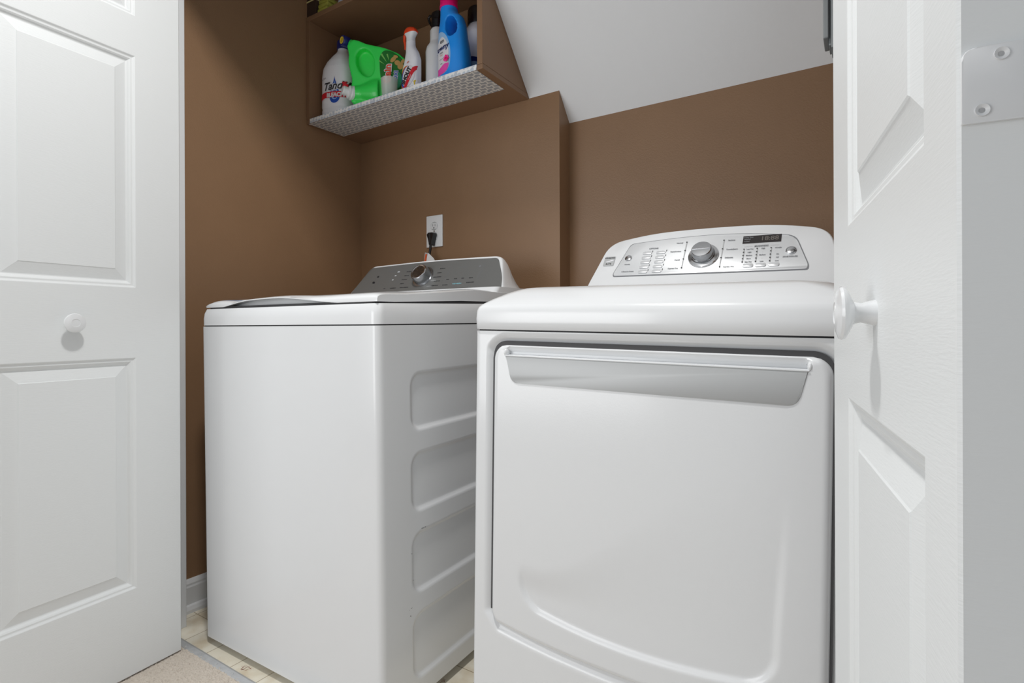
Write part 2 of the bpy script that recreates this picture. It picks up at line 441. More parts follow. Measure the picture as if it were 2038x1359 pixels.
def door(name, far, heading, side, lean=0):
    """far: x,y of the front face at the track edge; side +1: front faces +x, -1: front faces -x"""
    root = struct(empty(name, (far[0], far[1], 0)))
    h = R(heading)
    dx, dy = -math.sin(h), -math.cos(h)          # from the far edge towards the room
    ax = Vector((dx, dy, 0)); up = Vector((0, 0, 1))
    fr = Vector((-dy, dx, 0)) if side > 0 else Vector((dy, -dx, 0))   # front normal
    m = Matrix((ax, -fr, up)).transposed().to_4x4()
    lm = leaf_mesh()
    if side < 0: pass
    A = link('door_leaf', xform(lm, m), M['door'], root)
    B = link('door_leaf', xform(leaf_mesh(), m @ Matrix.Translation((0, TH + .004, 0)) @ Matrix.Translation((0, TH, 0)) @ Matrix.Diagonal((1, -1, 1, 1))), M['door'], root)
    k = NB(); lathe(k, [(.0, 0), (.0105, 0), (.0095, .004), (.0078, .010), (.0092, .015), (.017, .0185), (.0208, .0210), (.0218, .0232), (.0208, .0252), (.016, .0270), (.009, .0282), (.0085, .0276), (.003, .0280), (0, .0280)], 40, 'y', (.250, 0, .892 if side > 0 else .890))
    K = link('knob', xform(k, m), M['enamel2'], A, True, 40); K['label'] = 'round white knob'
    for zz in (.973, 1.80, .25):
        hb = NB(); pl = rpoly([(.0012, zz), (.034, zz), (.034, zz + .035), (.0012, zz + .035)], [0.0008, .0008, .0008, .006], 6)
        prism(hb, pl, -.0022, 0, .0006, 2)
        for (sx_, sz_) in ((.0085, .0055), (.0155, .0301), (.028, .006), (.030, .029)):
            lathe(hb, [(.0030, 0), (.0028, .0010), (.0020, .0006), (.0008, -.0004)], 16, 'y', (sx_, -.0022, zz + sz_))
        tube(hb, [(.0372, -.003, zz - .0005), (.0372, -.003, zz + .036)], .0032, 12)
        # bring onto the near edge face: hinge x runs through the leaf thickness, its face looks along +x of the leaf
        t = Matrix.Translation((LW, 0, 0)) @ Matrix(((0, -1, 0, 0), (1, 0, 0, 0), (0, 0, 1, 0), (0, 0, 0, 1)))
        H = link('hinge', xform(hb, m @ t), M['trim'], A, True, 30); H['label'] = 'white painted hinge plate on the leaf edge'
    if lean:
        root.rotation_euler = Matrix.Rotation(R(lean), 3, -fr).to_euler()
    return root
door('door_1', (-1.546, .750), -4.5, 1)
door('door_2', (-.0283, .7665), -8.6, -1)

# ------------------------------------------------------------------ shell builder for the cabinets
def ring_pts(x0, x1, y0, y1, r, sf, ss, sb):
    """front (y0) step sf, right side step ss, others sb; CCW from the front left"""
    P = []
    def seg(a, b, st):
        n = max(1, int(round(math.dist(a, b) / st)))
        for i in range(n): P.append(((a[0] + (b[0] - a[0]) * i / n), (a[1] + (b[1] - a[1]) * i / n)))
    def arc(cx, cy, a0, n=6):
        for i in range(n):
            t = R(a0 + 90 * i / n); P.append((cx + r * math.cos(t), cy + r * math.sin(t)))
    seg((x0 + r, y0), (x1 - r, y0), sf); arc(x1 - r, y0 + r, -90)
    seg((x1, y0 + r), (x1, y1 - r), ss); arc(x1 - r, y1 - r, 0)
    seg((x1 - r, y1), (x0 + r, y1), sb); arc(x0 + r, y1 - r, 90)
    seg((x0, y1 - r), (x0, y0 + r), sb); arc(x0 + r, y0 + r, 180)
    return P
def shell(P, zs, disp):
    bm = NB(); loft(bm, [[(*disp(x, y, z), z) for x, y in P] for z in zs]); return bm
def frange(a, b, st):
    n = max(1, int(round((b - a) / st))); return [a + (b - a) * i / n for i in range(n + 1)]
def inset_ring(x0, x1, y0, y1, r, ins, back, z, n=8):
    """rounded rectangle drawn in by ins at front and sides and by back at the rear"""
    X0, X1, Y0, Y1 = x0 + ins, x1 - ins, y0 + ins, y1 - back
    out = []
    for cx, cy, a0 in ((X1 - r, Y0 + r, -90), (X1 - r, Y1 - r, 0), (X0 + r, Y1 - r, 90), (X0 + r, Y0 + r, 180)):
        for i in range(n + 1):
            t = R(a0 + 90 * i / n); out.append((cx + r * math.cos(t), cy + r * math.sin(t), z))
    return out
def face_frame(y0, z0, slope):
    th = math.atan(slope); c, s = math.cos(th), math.sin(th)
    # x -> x ; y(depth, into the console) ; z -> up the face
    return Matrix(((1, 0, 0, 0), (0, c, s, y0), (0, -s, c, z0), (0, 0, 0, 1)))
def feet(root, w_, y0, y1):
    for x in (-w_, w_):
        for y in (y0, y1):
            link('foot', lathe(NB(), [(.0, -.004), (.022, -.004), (.022, .004), (.012, .010), (.012, .034), (0, .034)], 20, 'z', (x, y, .004)), M['dark'], root, True, 40)

# ------------------------------------------------------------------ washer
W = empty('washer', (-1.2055, .82, .001), (R(.6), 0, R(.8)))
tag(W, 'white top-load washing machine with grey control panel, standing left of the dryer', 'washing machine')
hw = .343
recs = [(.638, .775), (.450, .590), (.262, .405), (.062, .218)]
def wdisp(x, y, z):
    if x > hw - .002 and .03 < y < .62:
        o = 0
        for z0, z1 in recs:
            d = sd_rrect(y, z, .098, .58, z0, z1, .034)
            o = max(o, smooth01(-d / .010))
        return (x - .0065 * o, y)
    return (x, y)
P = ring_pts(-hw, hw, 0, .64, .016, .1, .0045, .1)
zs = [.020, .030] + frange(.05, .79, .004) + [.83, .8825]
cab = link('cabinet', shell(P, zs, wdisp), M['enamel'], W, True, 35)
# dark seam under the deck
link('seam', loft_bm := (lambda b: (loft(b, [inset_ring(-hw, hw, 0, .64, .016, .003, .003, .880), inset_ring(-hw, hw, 0, .64, .016, .003, .003, .890)]), b)[1])(NB()), M['dark'], W)
def rise(y): return .012 * smooth01(y / .45)
rings = []
for ins, z in ((0, .8855), (0, .905), (.0015, .918), (.005, .928), (.006, .9305)):
    rings.append([(p[0], p[1], p[2] + rise(p[1]) * smooth01((z - .89) / .04)) for p in inset_ring(-hw, hw, 0, .655, .02, ins, 0, z)])
bm = NB(); loft(bm, rings); deck = link('top_deck', bm, M['enamel2'], W, True, 35)
bm = NB(); loft(bm, [[(p[0], p[1], p[2] + rise(p[1])) for p in inset_ring(-hw, hw, 0, .60, .030, .0095, 0, z)] for z in (.926, .9365)])
link('lid_gasket', bm, M['dark'], W)
# lid with the wavy lip
def lipb(x):     # lower edge of the front lip
    t = (x + .243) / .453
    return 0 if t < 0 or t > 1 else .0185 * (math.sin(math.pi * t ** .82)) ** 1.25
def lipt(x):     # upper edge of the lip
    a = .9560 - .0030 * math.exp(-((x + .19) / .05) ** 2) + .0035 * math.exp(-((x + .005) / .10) ** 2) - .0015 * math.exp(-((x - .13) / .07) ** 2)
    return a
bm = NB(); cols = []
xs = [-.334, -.333, -.330, -.324, -.315, -.303, -.288] + frange(-.27, .27, .012) + [.288, .303, .315, .324, .330, .333, .334]
for x in xs:
    e = (1 - .40 * ((abs(x) - .305) / .029) ** 2) if x > .305 else ((1 - (.97 * (abs(x) - .27) / .064) ** 2) if x < -.27 else 1)
    e = max(.0, e) ** .5
    b0 = .9345; zt = b0 + (lipt(x) - b0) * e; zb = b0 + min(lipb(x), (zt - b0) * .7)
    er = .020 * (1 - e)
    sec = [(.60 - er, b0 + rise(.6)), (.60 - er, zt + rise(.6) + .008), (.36, zt + rise(.36) + .012), (.20, zt + rise(.2) + .004), (.10, zt + rise(.1)), (.055, zt + .0), (.030, zt - .0010 * e), (.018, zt - .003 * e), (.010, zt - .0075 * e), (.0065 + er * .3, max(zb + .002, zt - .014 * e)), (.0065 + er * .3, zb), (.014 + er * .3, zb), (.045, zb), (.06, b0), (.30, b0 + rise(.3))]
    cols.append([(x, y, z) for y, z in sec])
loft(bm, cols)
lid = link('lid', bm, M['enamel2'], W, True, 38)
bm = NB(); box(bm, -.26, .23, .030, .044, .930, .9535, .001); o = link('lid_pocket', bm, M['insert'], W); o['label'] = 'grey finger recess under the lid lip'
# energy sticker at the left of the lid, glare put into its pale colour
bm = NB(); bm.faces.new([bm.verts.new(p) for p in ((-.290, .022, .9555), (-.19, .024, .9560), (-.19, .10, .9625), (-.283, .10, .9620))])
bmesh.ops.solidify(bm, geom=bm.faces[:], thickness=.0015); o = link('sticker', bm, mat('blue sticker with glare tone', (140, 158, 188), .3), W); o['label'] = 'blue sticker with painted pale glare on the left of the lid'
# console
CY, CZ, SLP = .5105, .977, .67
FM = face_frame(CY, CZ, SLP)
def conmesh(front, y_front, back_y, back_scale, m, parent, name, bev=.006, frame=FM, zc_=None, hang=.05):
    """console hood: sloping face outline (s,t) carried back to an upright rear outline"""
    pts = front; n = len(pts); rings = []
    ff = [frame @ Vector((p[0], y_front, p[1])) for p in pts]
    inner = [frame @ Vector((p[0] * .985, y_front - .004, p[1] if i == -1 else (p[1] * .97 + .002))) for i, p in enumerate(pts)]
    def lerp_ring(t):
        out = []
        for v in ff:
            zz = v.z - frame.translation.z
            y = v.y + (back_y - v.y) * t
            k = 1 - (1 - back_scale) * t * t
            out.append(Vector((v.x * (1 - .03 * t * t), y, frame.translation.z + (zz * k if zz > 0 else zz))))
        return out
    rr = [inner, [a.lerp(b, .6) + Vector((0, -.0012, 0)) for a, b in zip(inner, ff)], ff] + [lerp_ring(t) for t in (.08, .2, .4, .6, .75, .87, .95, 1)]
    bm = NB(); loft(bm, rr)
    return link(name, bm, m, parent, True, 40)
wc = rpoly([(-.333, -.03), (.333, -.03), (.3285, .010), (.281, .137), (.02, .1445), (-.281, .137), (-.3285, .010)], [0, 0, .01, .022, .2, .022, .01], 7)
conmesh(wc, 0, .655, .30, M['enamel2'], W, 'console')
wp = rpoly([(-.320, .004), (.316, .004), (.322, .012), (.310, .055), (.272, .127), (.02, .1355), (-.278, .1275), (-.316, .02)], [.003, .008, .008, .04, .014, .2, .012, .01], 7)
bm = NB(); prism(bm, wp, -.0062, .002, .0008, 2)
pan = link('control_panel', xform(bm, FM), M['panelgrey'], W, True, 30); pan['label'] = 'dark grey metallic control panel'
# lower console apron between deck and face
bm = NB(); loft(bm, [inset_ring(-.333, .333, .44, .65, .02, 0, 0, .935), inset_ring(-.333, .333, .455, .65, .02, 0, 0, .966), inset_ring(-.331, .331, .478, .65, .02, 0, 0, .990)]); link('console_apron', bm, M['enamel2'], W, True, 40)
# dial
dm = FM @ Matrix.Translation((-.005, -.0062, .070))
bm = NB(); lathe(bm, [(0, 0), (.040, 0), (.040, .0015), (.0345, .003), (.0340, .004), (0, .004)], 48, 'y'); dial = link('dial', xform(bm, dm), M['satin'], W, True, 30); dial['label'] = 'large round chrome cycle dial'
bm = NB(); lathe(bm, [(0, .003), (.0325, .003), (.0325, .010), (.0310, .024), (.0300, .0285), (.0285, .030), (0, .030)], 48, 'y'); link('dial_grip', xform(bm, dm), M['satin'], dial, True, 30)
bm = NB(); lathe(bm, [(.0283, .0300), (.0276, .0312), (.0255, .0312), (.022, .0295), (.012, .0285), (0, .0283)], 48, 'y'); link('dial_face', xform(bm, dm), M['chrome'], dial, True, 50)
def marks_on(name, frame, off, items, parent, m):
    """items: ('bar',x,z,w,h[,shear]) or ('text',str,x,z,size)"""
    bm = NB()
    for it in items:
        if it[0] == 'bar':
            x, z, ww, hh = it[1:5]; sh = it[5] if len(it) > 5 else 0
            bm.faces.new([bm.verts.new(p) for p in ((x - ww / 2, off, z - hh / 2), (x + ww / 2, off, z - hh / 2), (x + ww / 2 + sh, off, z + hh / 2), (x - ww / 2 + sh, off, z + hh / 2))])
        else:
            t = text_pts(it[1], it[4], bold=.0002 if len(it) < 6 else it[5]); place2d(t, it[2], it[3])
            for v in t.verts: v.co.y = off
            me = bpy.data.meshes.new('t'); t.to_mesh(me); t.free(); bm.from_mesh(me); bpy.data.meshes.remove(me)
    return link(name, xform(bm, frame), m, parent)
PO = -.0066
def dashes(x, z, w_, n, h=.0035):
    """a short row of strokes like a small printed word"""
    out = []; step = w_ / n
    for i in range(n): out.append(('bar', x - w_ / 2 + step * (i + .5), z, step * .72, h * random.choice((.7, 1, 1))))
    return out
it = []
for x, z, w_, n in ((-.082, .098, .020, 6), (-.084, .081, .020, 6), (-.086, .064, .024, 7), (-.088, .047, .016, 5), (-.120, .030, .026, 7), (-.070, .030, .038, 10), (.064, .100, .022, 6), (.058, .083, .018, 5), (.056, .066, .034, 9), (.062, .049, .026, 7), (.060, .031, .030, 9), (.104, .031, .022, 6), (.200, .036, .030, 8), (.105, .053, .012, 4), (.136, .054, .012, 4), (.165, .054, .012, 4), (.196, .054, .015, 5), (-.160, .030, .008, 3)):
    it += dashes(x, z, w_, n)
for p in ((-.220, .084), (-.226, .058), (-.230, .060)): it += [('bar', p[0], p[1], .009, .007)]
marks_on('panel_print', FM, PO, it, W, M['ink'])
it = dashes(-.165, .106, .036, 9, .0028) + [('bar', .092, .078, .0012, .052, .006), ('bar', .222, .078, .0012, .06, .006), ('bar', .214, .098, .006, .006), ('bar', -.206, .066, .0010, .04, .004), ('bar', -.152, .078, .0010, .045, .004), ('bar', -.115, .078, .0010, .045, .004)] + dashes(.150, .100, .03, 6, .002)
marks_on('panel_lines', FM, PO, it, W, M['greyink'])
it = [('bar', -.130, .100, .010, .006), ('bar', -.136, .084, .008, .005), ('bar', -.140, .066, .007, .005), ('bar', .046, .052, .022, .0012), ('bar', .040, .030, .024, .0012)]
marks_on('panel_highlights', FM, PO, it, W, mat('pale grey print', (186, 188, 192), .5))
marks_on('panel_teal', FM, PO, dashes(.150, .034, .036, 6, .005), W, M['teal'])
feet(W, .28, .05, .58)
bm = NB(); random.seed(7)
for y, z, n_, sp_ in ((.142, .408, 9, .012), (.096, .362, 2, .002), (.092, .238, 4, .006), (.090, .222, 2, .003), (.102, .30, 2, .002)):
    for k in range(n_):
        yy, zz, q = y + random.uniform(-sp_, sp_), z + random.uniform(-.0012, .0012), random.uniform(.0005, .0012)
        bm.faces.new([bm.verts.new(p) for p in ((hw + .0003, yy - q, zz - q * .6), (hw + .0003, yy + q, zz - q * .6), (hw + .0003, yy + q * .6, zz + q), (hw + .0003, yy - q, zz + q * .7))])
o = link('scuff_marks', bm, M['ink'], W); o['kind'] = 'stuff'; o['label'] = 'tiny dark scuffs on the washer side'

# ------------------------------------------------------------------ dryer
D = empty('dryer', (-.344, .905, .001), (0, R(1.0), 0))
tag(D, 'white front-load clothes dryer with silver handle strip, standing right of the washer', 'clothes dryer')
def dbot(x): return .2585 + .020 * (abs(x) / .297) ** 2.4
DX, DT = .297, .8385
def sd_door(x, z):
    c = .030
    top = sd_rrect(x, z, -DX, DX, .10, DT, c)
    zb = dbot(x); d2 = zb - z
    # lower corners cut at an angle
    d3 = ((zb + .0 - z) + (abs(x) - (DX - .020))) * .72 if abs(x) > DX - .06 and z < zb + .05 else -1
    return max(top, d2, d3)
def ddisp(x, y, z):
    if y < .001 and abs(x) < .330 and .2 < z < .858:
        d = sd_door(x, z)
        g = .012 if z > .31 else .012
        fade = smooth01((z - .25) / .05) if z < .30 else 1
        g = .0035 + .0050 * smooth01((z - .815) / .02)
        if d < g: o = .0095
        else: o = .0095 * (1 - smooth01((d - g) / .014))
        return (x, y + o * (.6 + .4 * fade))
    return (x, y)
hd = .343
P = ring_pts(-hd, hd, 0, .72, .010, .004, .1, .1)
zs = [.020, .06, .12, .18] + frange(.205, .86, .004) + [.8655]
link('cabinet', shell(P, zs, ddisp), M['enamel'], D, True, 35)
bm = NB(); loft(bm, [inset_ring(-hd, hd, 0, .72, .01, .0035, .003, .862), inset_ring(-hd, hd, 0, .72, .01, .0035, .003, .8735)]); link('seam', bm, M['dark'], D)
# deck
bm = NB(); loft(bm, [inset_ring(-hd, hd, -.004, .72, .014 + k, i_, 0, z) for i_, z, k in ((.0012, .8685, 0), (0, .8700, 0), (-.001, .890, 0), (0, .906, 0), (.002, .9135, .001), (.006, .9195, .004), (.020, .9310, .012), (.036, .9420, .022), (.050, .9500, .03), (.062, .9545, .034), (.078, .9565, .038))])
link('top_deck', bm, M['enamel2'], D, True, 50)
# door skin as a height field
def U_line(x, z):
    zb = .312 + .022 * (abs(x) / .2) ** 2
    return max(sd_rrect(x, z, -.236, .236, .29, 1.2, .001), 0) if False else sd_u(x, z)
def sd_u(x, z):
    zz = z - .020 * (abs(x) / .2) ** 2
    xh = .226 + .012 * smooth01((z - .35) / .3)
    return sd_rrect(x, zz, -xh, xh, .312, 1.6, .045)
HP = rpoly([(-.264, .8165), (.264, .8165), (.2505, .764), (-.2505, .764)], [0, 0, .016, .016], 6)
def door_y(x, z, d):
    y = -.0035 + .009 * (1 - min(1, d / .012)) ** 2.2
    y += .0060 * smooth01(.5 - sd_u(x, z) / .013) * (1 - smooth01((z - .355) / (.06 + .24 * smooth01((x + .2) / .4))))
    # finger scoop above the silver strip
    if z > .70:
        dd = -sd_rrect(x, z, -.266, .266, .8165, .90, .004)
        if dd > 0 or True:
            s = smooth01(dd / .003) * smooth01((.8365 - z) / .004)
            y += .015 * s * smooth01((.840 - z) / .02)
    return y
bm = NB(); nu, nv = 170, 190; G = []
for j in range(nv + 1):
    v = j / nv; row = []
    for i in range(nu + 1):
        u = i / nu
        # rows: lower edge follows the curve, upper corners round
        xh = DX
        zt = DT
        z_lin_c = dbot(0) + (zt - dbot(0)) * v
        c = .030
        zr = zt - (1 - v) * (zt - dbot(DX))
        if zr > zt - c: xh = DX - c + math.sqrt(max(0, c * c - (zr - (zt - c)) ** 2))
        if zr < dbot(DX) + .020: xh = DX - (dbot(DX) + .020 - zr) * .55
        x = -xh + 2 * xh * u
        z = dbot(x) + (zt - dbot(x)) * v
        d = min((x + xh), (xh - x), (zt - z), (z - dbot(x)))
        row.append(bm.verts.new((x, door_y(x, z, max(0, d)), z)))
    G.append(row)
for j in range(nv):
    for i in range(nu): bm.faces.new((G[j][i], G[j][i + 1], G[j + 1][i + 1], G[j + 1][i]))
per = G[0][:] + [G[j][-1] for j in range(1, nv + 1)] + G[-1][-2::-1] + [G[j][0] for j in range(nv - 1, 0, -1)]
bk = [bm.verts.new((v.co.x, .013, v.co.z)) for v in per]
for i in range(len(per)):
    try: bm.faces.new((per[i], bk[i], bk[(i + 1) % len(per)], per[(i + 1) % len(per)]))
    except ValueError: pass
dd = link('door', bm, M['enamel'], D, True, 40); dd['label'] = 'white drop-down dryer door with a U-shaped crease'
# dark strip added as shade in the gap: over the top and down both sides
def strip(path, wds, y):
    bm = NB(); pts = [Vector((p[0], 0, p[1])) for p in path]; rings = []
    for i, p in enumerate(pts):
        d = (pts[min(i + 1, len(pts) - 1)] - pts[max(0, i - 1)]).normalized(); n = Vector((-d.z, 0, d.x)); q = p + n * wds[i]
        rings.append([(p.x, y, p.z), (q.x, y, q.z), (q.x, y + .003, q.z), (p.x, y + .003, p.z)])
    loft(bm, rings)
    return bm
path = [(-DX + .001, z) for z in frange(.30, DT - .03, .05)] + [(-DX + .03 - .029 * math.cos(t), DT - .03 + .029 * math.sin(t)) for t in [R(a) for a in range(5, 90, 8)]] + [(x, DT - .001) for x in frange(-DX + .03, DX - .03, .06)]
path += [(DX - .03 + .029 * math.sin(t), DT - .03 + .029 * math.cos(t)) for t in [R(a) for a in range(5, 90, 8)]] + [(DX - .001, z) for z in frange(DT - .03, .30, .05)]
wd = [.0040 + .0050 * smooth01((z - .815) / .02) for x, z in path]
o = link('gap_shade', strip(path, wd, .0045), M['gap_shade'], dd); o['label'] = 'dark grey strip shading the gap around the door'
# silver handle strip with a white ledge
bm = NB(); prism(bm, HP, -.0048, .004, .0008, 2); h = link('handle', bm, M['silver'], dd, True, 30); h['label'] = 'silver grey handle strip'
bm = NB(); box(bm, -.266, .266, -.0056, .006, .8162, .8186, .0010); link('handle_ledge', bm, M['enamel2'], h, True, 40)
for s in (-1, 1):
    bm = NB(); bmesh.ops.create_uvsphere(bm, u_segments=20, v_segments=12, radius=1, matrix=Matrix.Translation((s * .2665, .003, .8235)) @ Matrix.Diagonal((.0045, .0085, .0085, 1))); link('handle_end', bm, M['enamel2'], h, True)
# console
DY, DZ = .432, .967
DM = face_frame(DY, DZ, .67)
dc = rpoly([(-.300, -.03), (.300, -.03), (.297, .015), (.266, .165), (.15, .1915), (.0, .1965), (-.15, .1915), (-.266, .165), (-.297, .015)], [0, 0, .02, .04, .1, .1, .1, .04, .02], 7)
conmesh(dc, 0, .70, .55, M['enamel2'], D, 'console', frame=DM)
# raised ridge line across the hood
bm = NB(); prism(bm, rpoly([(-.226, .046), (.226, .046), (.2265, .058), (.196, .146), (.10, .1615), (0, .1665), (-.10, .1625), (-.200, .1530), (-.228, .054)], [.006, .012, .01, .022, .1, .1, .1, .012, .006], 6), -.0062, .002, .0010, 2)
ins = link('control_panel', xform(bm, DM), M['insert'], D, True, 30); ins['label'] = 'silver control panel insert'
bm = NB(); prism(bm, rpoly([(-.2285, .0435), (.2285, .0435), (.229, .058), (.198, .1485), (.10, .164), (0, .169), (-.10, .165), (-.2015, .1555), (-.2305, .054)], [.006, .012, .01, .022, .1, .1, .1, .012, .006], 6), -.0050, .002)
link('panel_border', xform(bm, DM), M['greyink'], ins)
ddm = DM @ Matrix.Translation((-.003, -.0062, .098))
bm = NB(); lathe(bm, [(0, 0), (.036, 0), (.0368, .002), (.0355, .0045), (.029, .0062), (.0265, .0050), (0, .005)], 56, 'y'); dial = link('dial', xform(bm, ddm), M['chrome'], D, True, 30); dial['label'] = 'large round chrome cycle dial'
bm = NB(); lathe(bm, [(0, .005), (.0258, .005), (.0262, .012), (.0245, .024), (.0238, .0265), (.0225, .0280), (.010, .0285), (0, .0285)], 56, 'y'); link('dial_grip', xform(bm, ddm), M['satin'], dial, True, 30)
bm = NB(); box(bm, -.0215, .0215, -.0300, -.0275, -.0012, .0012, .0006); link('dial_pointer', xform(bm, ddm), M['chrome'], dial)
for nm, x, z, r in (('power_button', -.197, .103, .0095), ('start_button', .1905, .100, .0115)):
    bm = NB(); lathe(bm, [(0, 0), (r, 0), (r, .0018), (r * .84, .0024), (r * .8, .0005), (r * .78, .0005), (r * .75, .0028), (r * .4, .0036), (0, .0038)], 36, 'y', (x, -.0062, z)); o = link(nm, xform(bm, DM), M['chrome'], D, True, 30); o['label'] = 'round chrome button'
# printed rows
DO = -.00745
T = []
T += [('text', 'OPTIONS', -.134, .132, .0058), ('text', 'MODIFIERS', .127, .119, .0062), ('text', 'START/PAUSE', .190, .082, .0050), ('text', 'POWER', -.196, .082, .0042), ('text', '8 Sensors Smart', -.190, .058, .0050)]
for s, x, z in (('Normal', -.066, .145), ('Perm/Cotton', -.072, .117), ('Casual', -.064, .089), ('Express Dry', -.070, .062)): T.append(('text', s, x - .002, z, .0050))
for s, x, z in (('Sanitary', .056, .143), ('Towels/Jeans', .060, .114), ('Delicates', .056, .088), ('Express Dry', .058, .060)): T.append(('text', s, x + .002, z, .0050))
for cx, col in ((.0955, ('Less Dry', 'Light', 'Medium', 'More', 'Max Dry')), (.1245, ('High', '.', 'Medium', '.', 'Low')), (.1565, ('Wrinkle', '', 'On', 'Off', 'Low'))):
    for i, s in enumerate(col):
        if s: T.append(('text', s, cx + .007, .1110 - i * .0098, .0042))
for c_, x in enumerate((-.148, -.113)):
    for r_ in range(5): T += dashes(x, .1215 - r_ * .0155, .017, 5, .0014)
marks_on('panel_lettering', DM, DO, T, ins, M['greyink'])
K = []
for i in range(4): K += [('bar', -.0505, .146 - i * .0277, .0034, .0034), ('bar', .0400, .144 - i * .0277, .0034, .0034)]
for cx in (.0895, .1185, .1485):
    for i in range(5): K.append(('bar', cx, .1112 - i * .0098, .0030, .0032))
for x in (-.1355, -.0985):
    for r_ in range(5): K.append(('bar', x, .1225 - r_ * .0155, .0013, .0052, .0006))
K += [('bar', .1895, .100, .0014, .004), ('text', '\u25ba', .187, .100, .004)]
marks_on('indicator_marks', DM, -.0078, K, ins, M['ink'])
marks_on('indicator_bars', DM, -.0076, [('bar', -.0505, .104, .0022, .088), ('bar', .0400, .102, .0022, .088), ('bar', .0895, .0916, .0022, .042), ('bar', .1185, .0916, .0022, .042), ('bar', .1485, .0916, .0022, .042), ('bar', .098, .1195, .018, .0006), ('bar', .156, .1195, .018, .0006)], ins, M['silver'])
for c_, x in enumerate((-.1485, -.1125)):
    for r_ in range(5):
        bm = NB(); prism(bm, rpoly([(x - .012, .113 - r_ * .0155), (x + .012, .113 - r_ * .0155), (x + .012, .1205 - r_ * .0155), (x - .012, .1205 - r_ * .0155)], .0028, 4), -.0085, -.006, .0009, 2); link('option_button', xform(bm, DM), M['insert'], ins, True, 40)
for x in (.103, .130, .158):
    bm = NB(); prism(bm, rpoly([(x - .011, .056), (x + .011, .056), (x + .011, .066), (x - .011, .066)], .003, 4), -.0085, -.006, .0009, 2); link('option_button', xform(bm, DM), M['insert'], ins, True, 40)
bm = NB(); prism(bm, [(.084, .1295), (.168, .1295), (.168, .1525), (.084, .1525)], -.0072, -.005); disp_ = link('display', xform(bm, DM), M['dispblack'], ins); disp_['label'] = 'dark rectangular display window'
marks_on('display_words', DM, -.0076, [('text', 'Drying Time', .096, .1475, .0042), ('text', 'Finished', .094, .1415, .0042), ('text', 'Locked', .093, .1350, .0042)], disp_, M['greyink'])
marks_on('display_digits', DM, -.0076, [('text', '18:88', .143, .141, .018)], disp_, M['digit'])
bm = NB(); prism(bm, rpoly([(-.266, .082), (-.236, .082), (-.236, .114), (-.266, .114)], .003, 4), -.0058, .001, .0006, 1); bd = link('badge', xform(bm, DM), M['silver'], D); bd['label'] = 'small square silver badge'
marks_on('badge_lettering', DM, -.0061, [('text', 'KENMORE', -.251, .1085, .0060), ('text', 'ELITE', -.251, .088, .0066)], bd, M['ink'])
sw = flat([(-.262, .096), (-.252, .0985), (-.244, .1025), (-.2385, .1015), (-.239, .0985), (-.246, .0965), (-.256, .0945)])
for v in sw.verts: v.co.y = -.0061
link('badge_swoosh', xform(sw, DM), M['whiteink'], bd)
feet(D, .28, .06, .64)

# ------------------------------------------------------------------ wall shelf
SB, ST = 1.649, 1.664          # underside and upper side of the bottom board
SF = 1.3135                    # front of the box
Sh = empty('wall_shelf', (-1.356, YB, SB))
tag(Sh, 'brown painted wall shelf box in the corner, bottom board wrapped in patterned liner', 'shelf')
def sp(name, m, *b, bev=.0012): 
    bm = box(NB(), *b, bev); xform(bm, Matrix.Translation(-Vector(Sh.location))); return link(name, bm, m, Sh)
sp('bottom_board', M['shelfbrown'], -1.7665, -.9455, SF + .001, YB - .001, SB, ST)
sp('side_panel', M['shelfbrown'], -1.7665, -1.7465, SF, YB - .002, ST + .0003, 2.0345)
sp('side_panel', M['shelfbrown'], -.9655, -.9455, SF, YB - .002, ST + .0003, 2.0345)
sp('top_board', M['shelfbrown'], -1.7665, -.9455, SF, YB - .001, 2.035, 2.052)
bm = NB()
v = [bm.verts.new(p) for p in ((-1.757, SF + .0016, SB - .0006), (-.9675, SF + .0016, SB - .0006), (-.9715, 1.470, SB - .0006), (-1.752, 1.478, SB - .0006))]
f = bm.faces.new(v)
a = [bm.verts.new(p) for p in ((-1.746, SF - .0006, SB - .0006), (-.9675, SF - .0006, SB - .0006), (-.9665, SF - .0006, ST + .0010), (-1.746, SF - .0006, ST + .0010))]
f2 = bm.faces.new(a); f2.material_index = 1
b_ = [bm.verts.new(p) for p in ((-1.745, SF - .0004, ST + .0008), (-.9670, SF - .0004, ST + .0008), (-.9670, 1.45, ST + .0008), (-1.745, 1.45, ST + .0008))]
f3 = bm.faces.new(b_); f3.material_index = 1
xform(bm, Matrix.Translation(-Vector(Sh.location)))
me_l = link('shelf_liner', bm, [M['liner'], M['liner_edge']], Sh); me_l['label'] = 'grey and white patterned liner with a spotted front edge'

def stand(name, x, y, rz=0, z=ST + .0012): return empty(name, (x, y, z), (0, 0, R(rz)))

# bleach jug
Bj = stand('bleach_jug', -1.668, 1.396, 12)
tag(Bj, 'white bleach jug with navy cap, leftmost on the shelf', 'bleach bottle')
bm = body([(0, 0, .060, .050, 2.6), (.004, 0, .066, .055, 2.8), (.03, 0, .068, .057, 2.8), (.036, 0, .066, .055, 2.8), (.045, 0, .068, .057, 2.8), (.16, 0, .068, .057, 2.7), (.19, 0, .065, .055, 2.5), (.215, .002, .054, .048, 2.3), (.238, .006, .038, .036, 2.1), (.252, .009, .026, .026, 2), (.262, .010, .021, .021, 2), (.272, .010, .021, .021, 2)])
jug = fuse('bottle_body', bm, M['bottlewhite'], Bj, voxel=.003, it=4)
bm = NB(); lathe(bm, [(0, .268), (.0235, .268), (.0235, .296), (.0215, .300), (0, .300)], 28, 'z', (.010, 0, 0)); c = link('cap', bm, M['navy'], Bj, True, 40); c['label'] = 'navy blue screw cap'
drop = [(.0, .060)] + []
drop = [(.036 * math.sin(t) * (math.sin(t / 2) ** 1.6), .044 + .0)for t in (0,)]
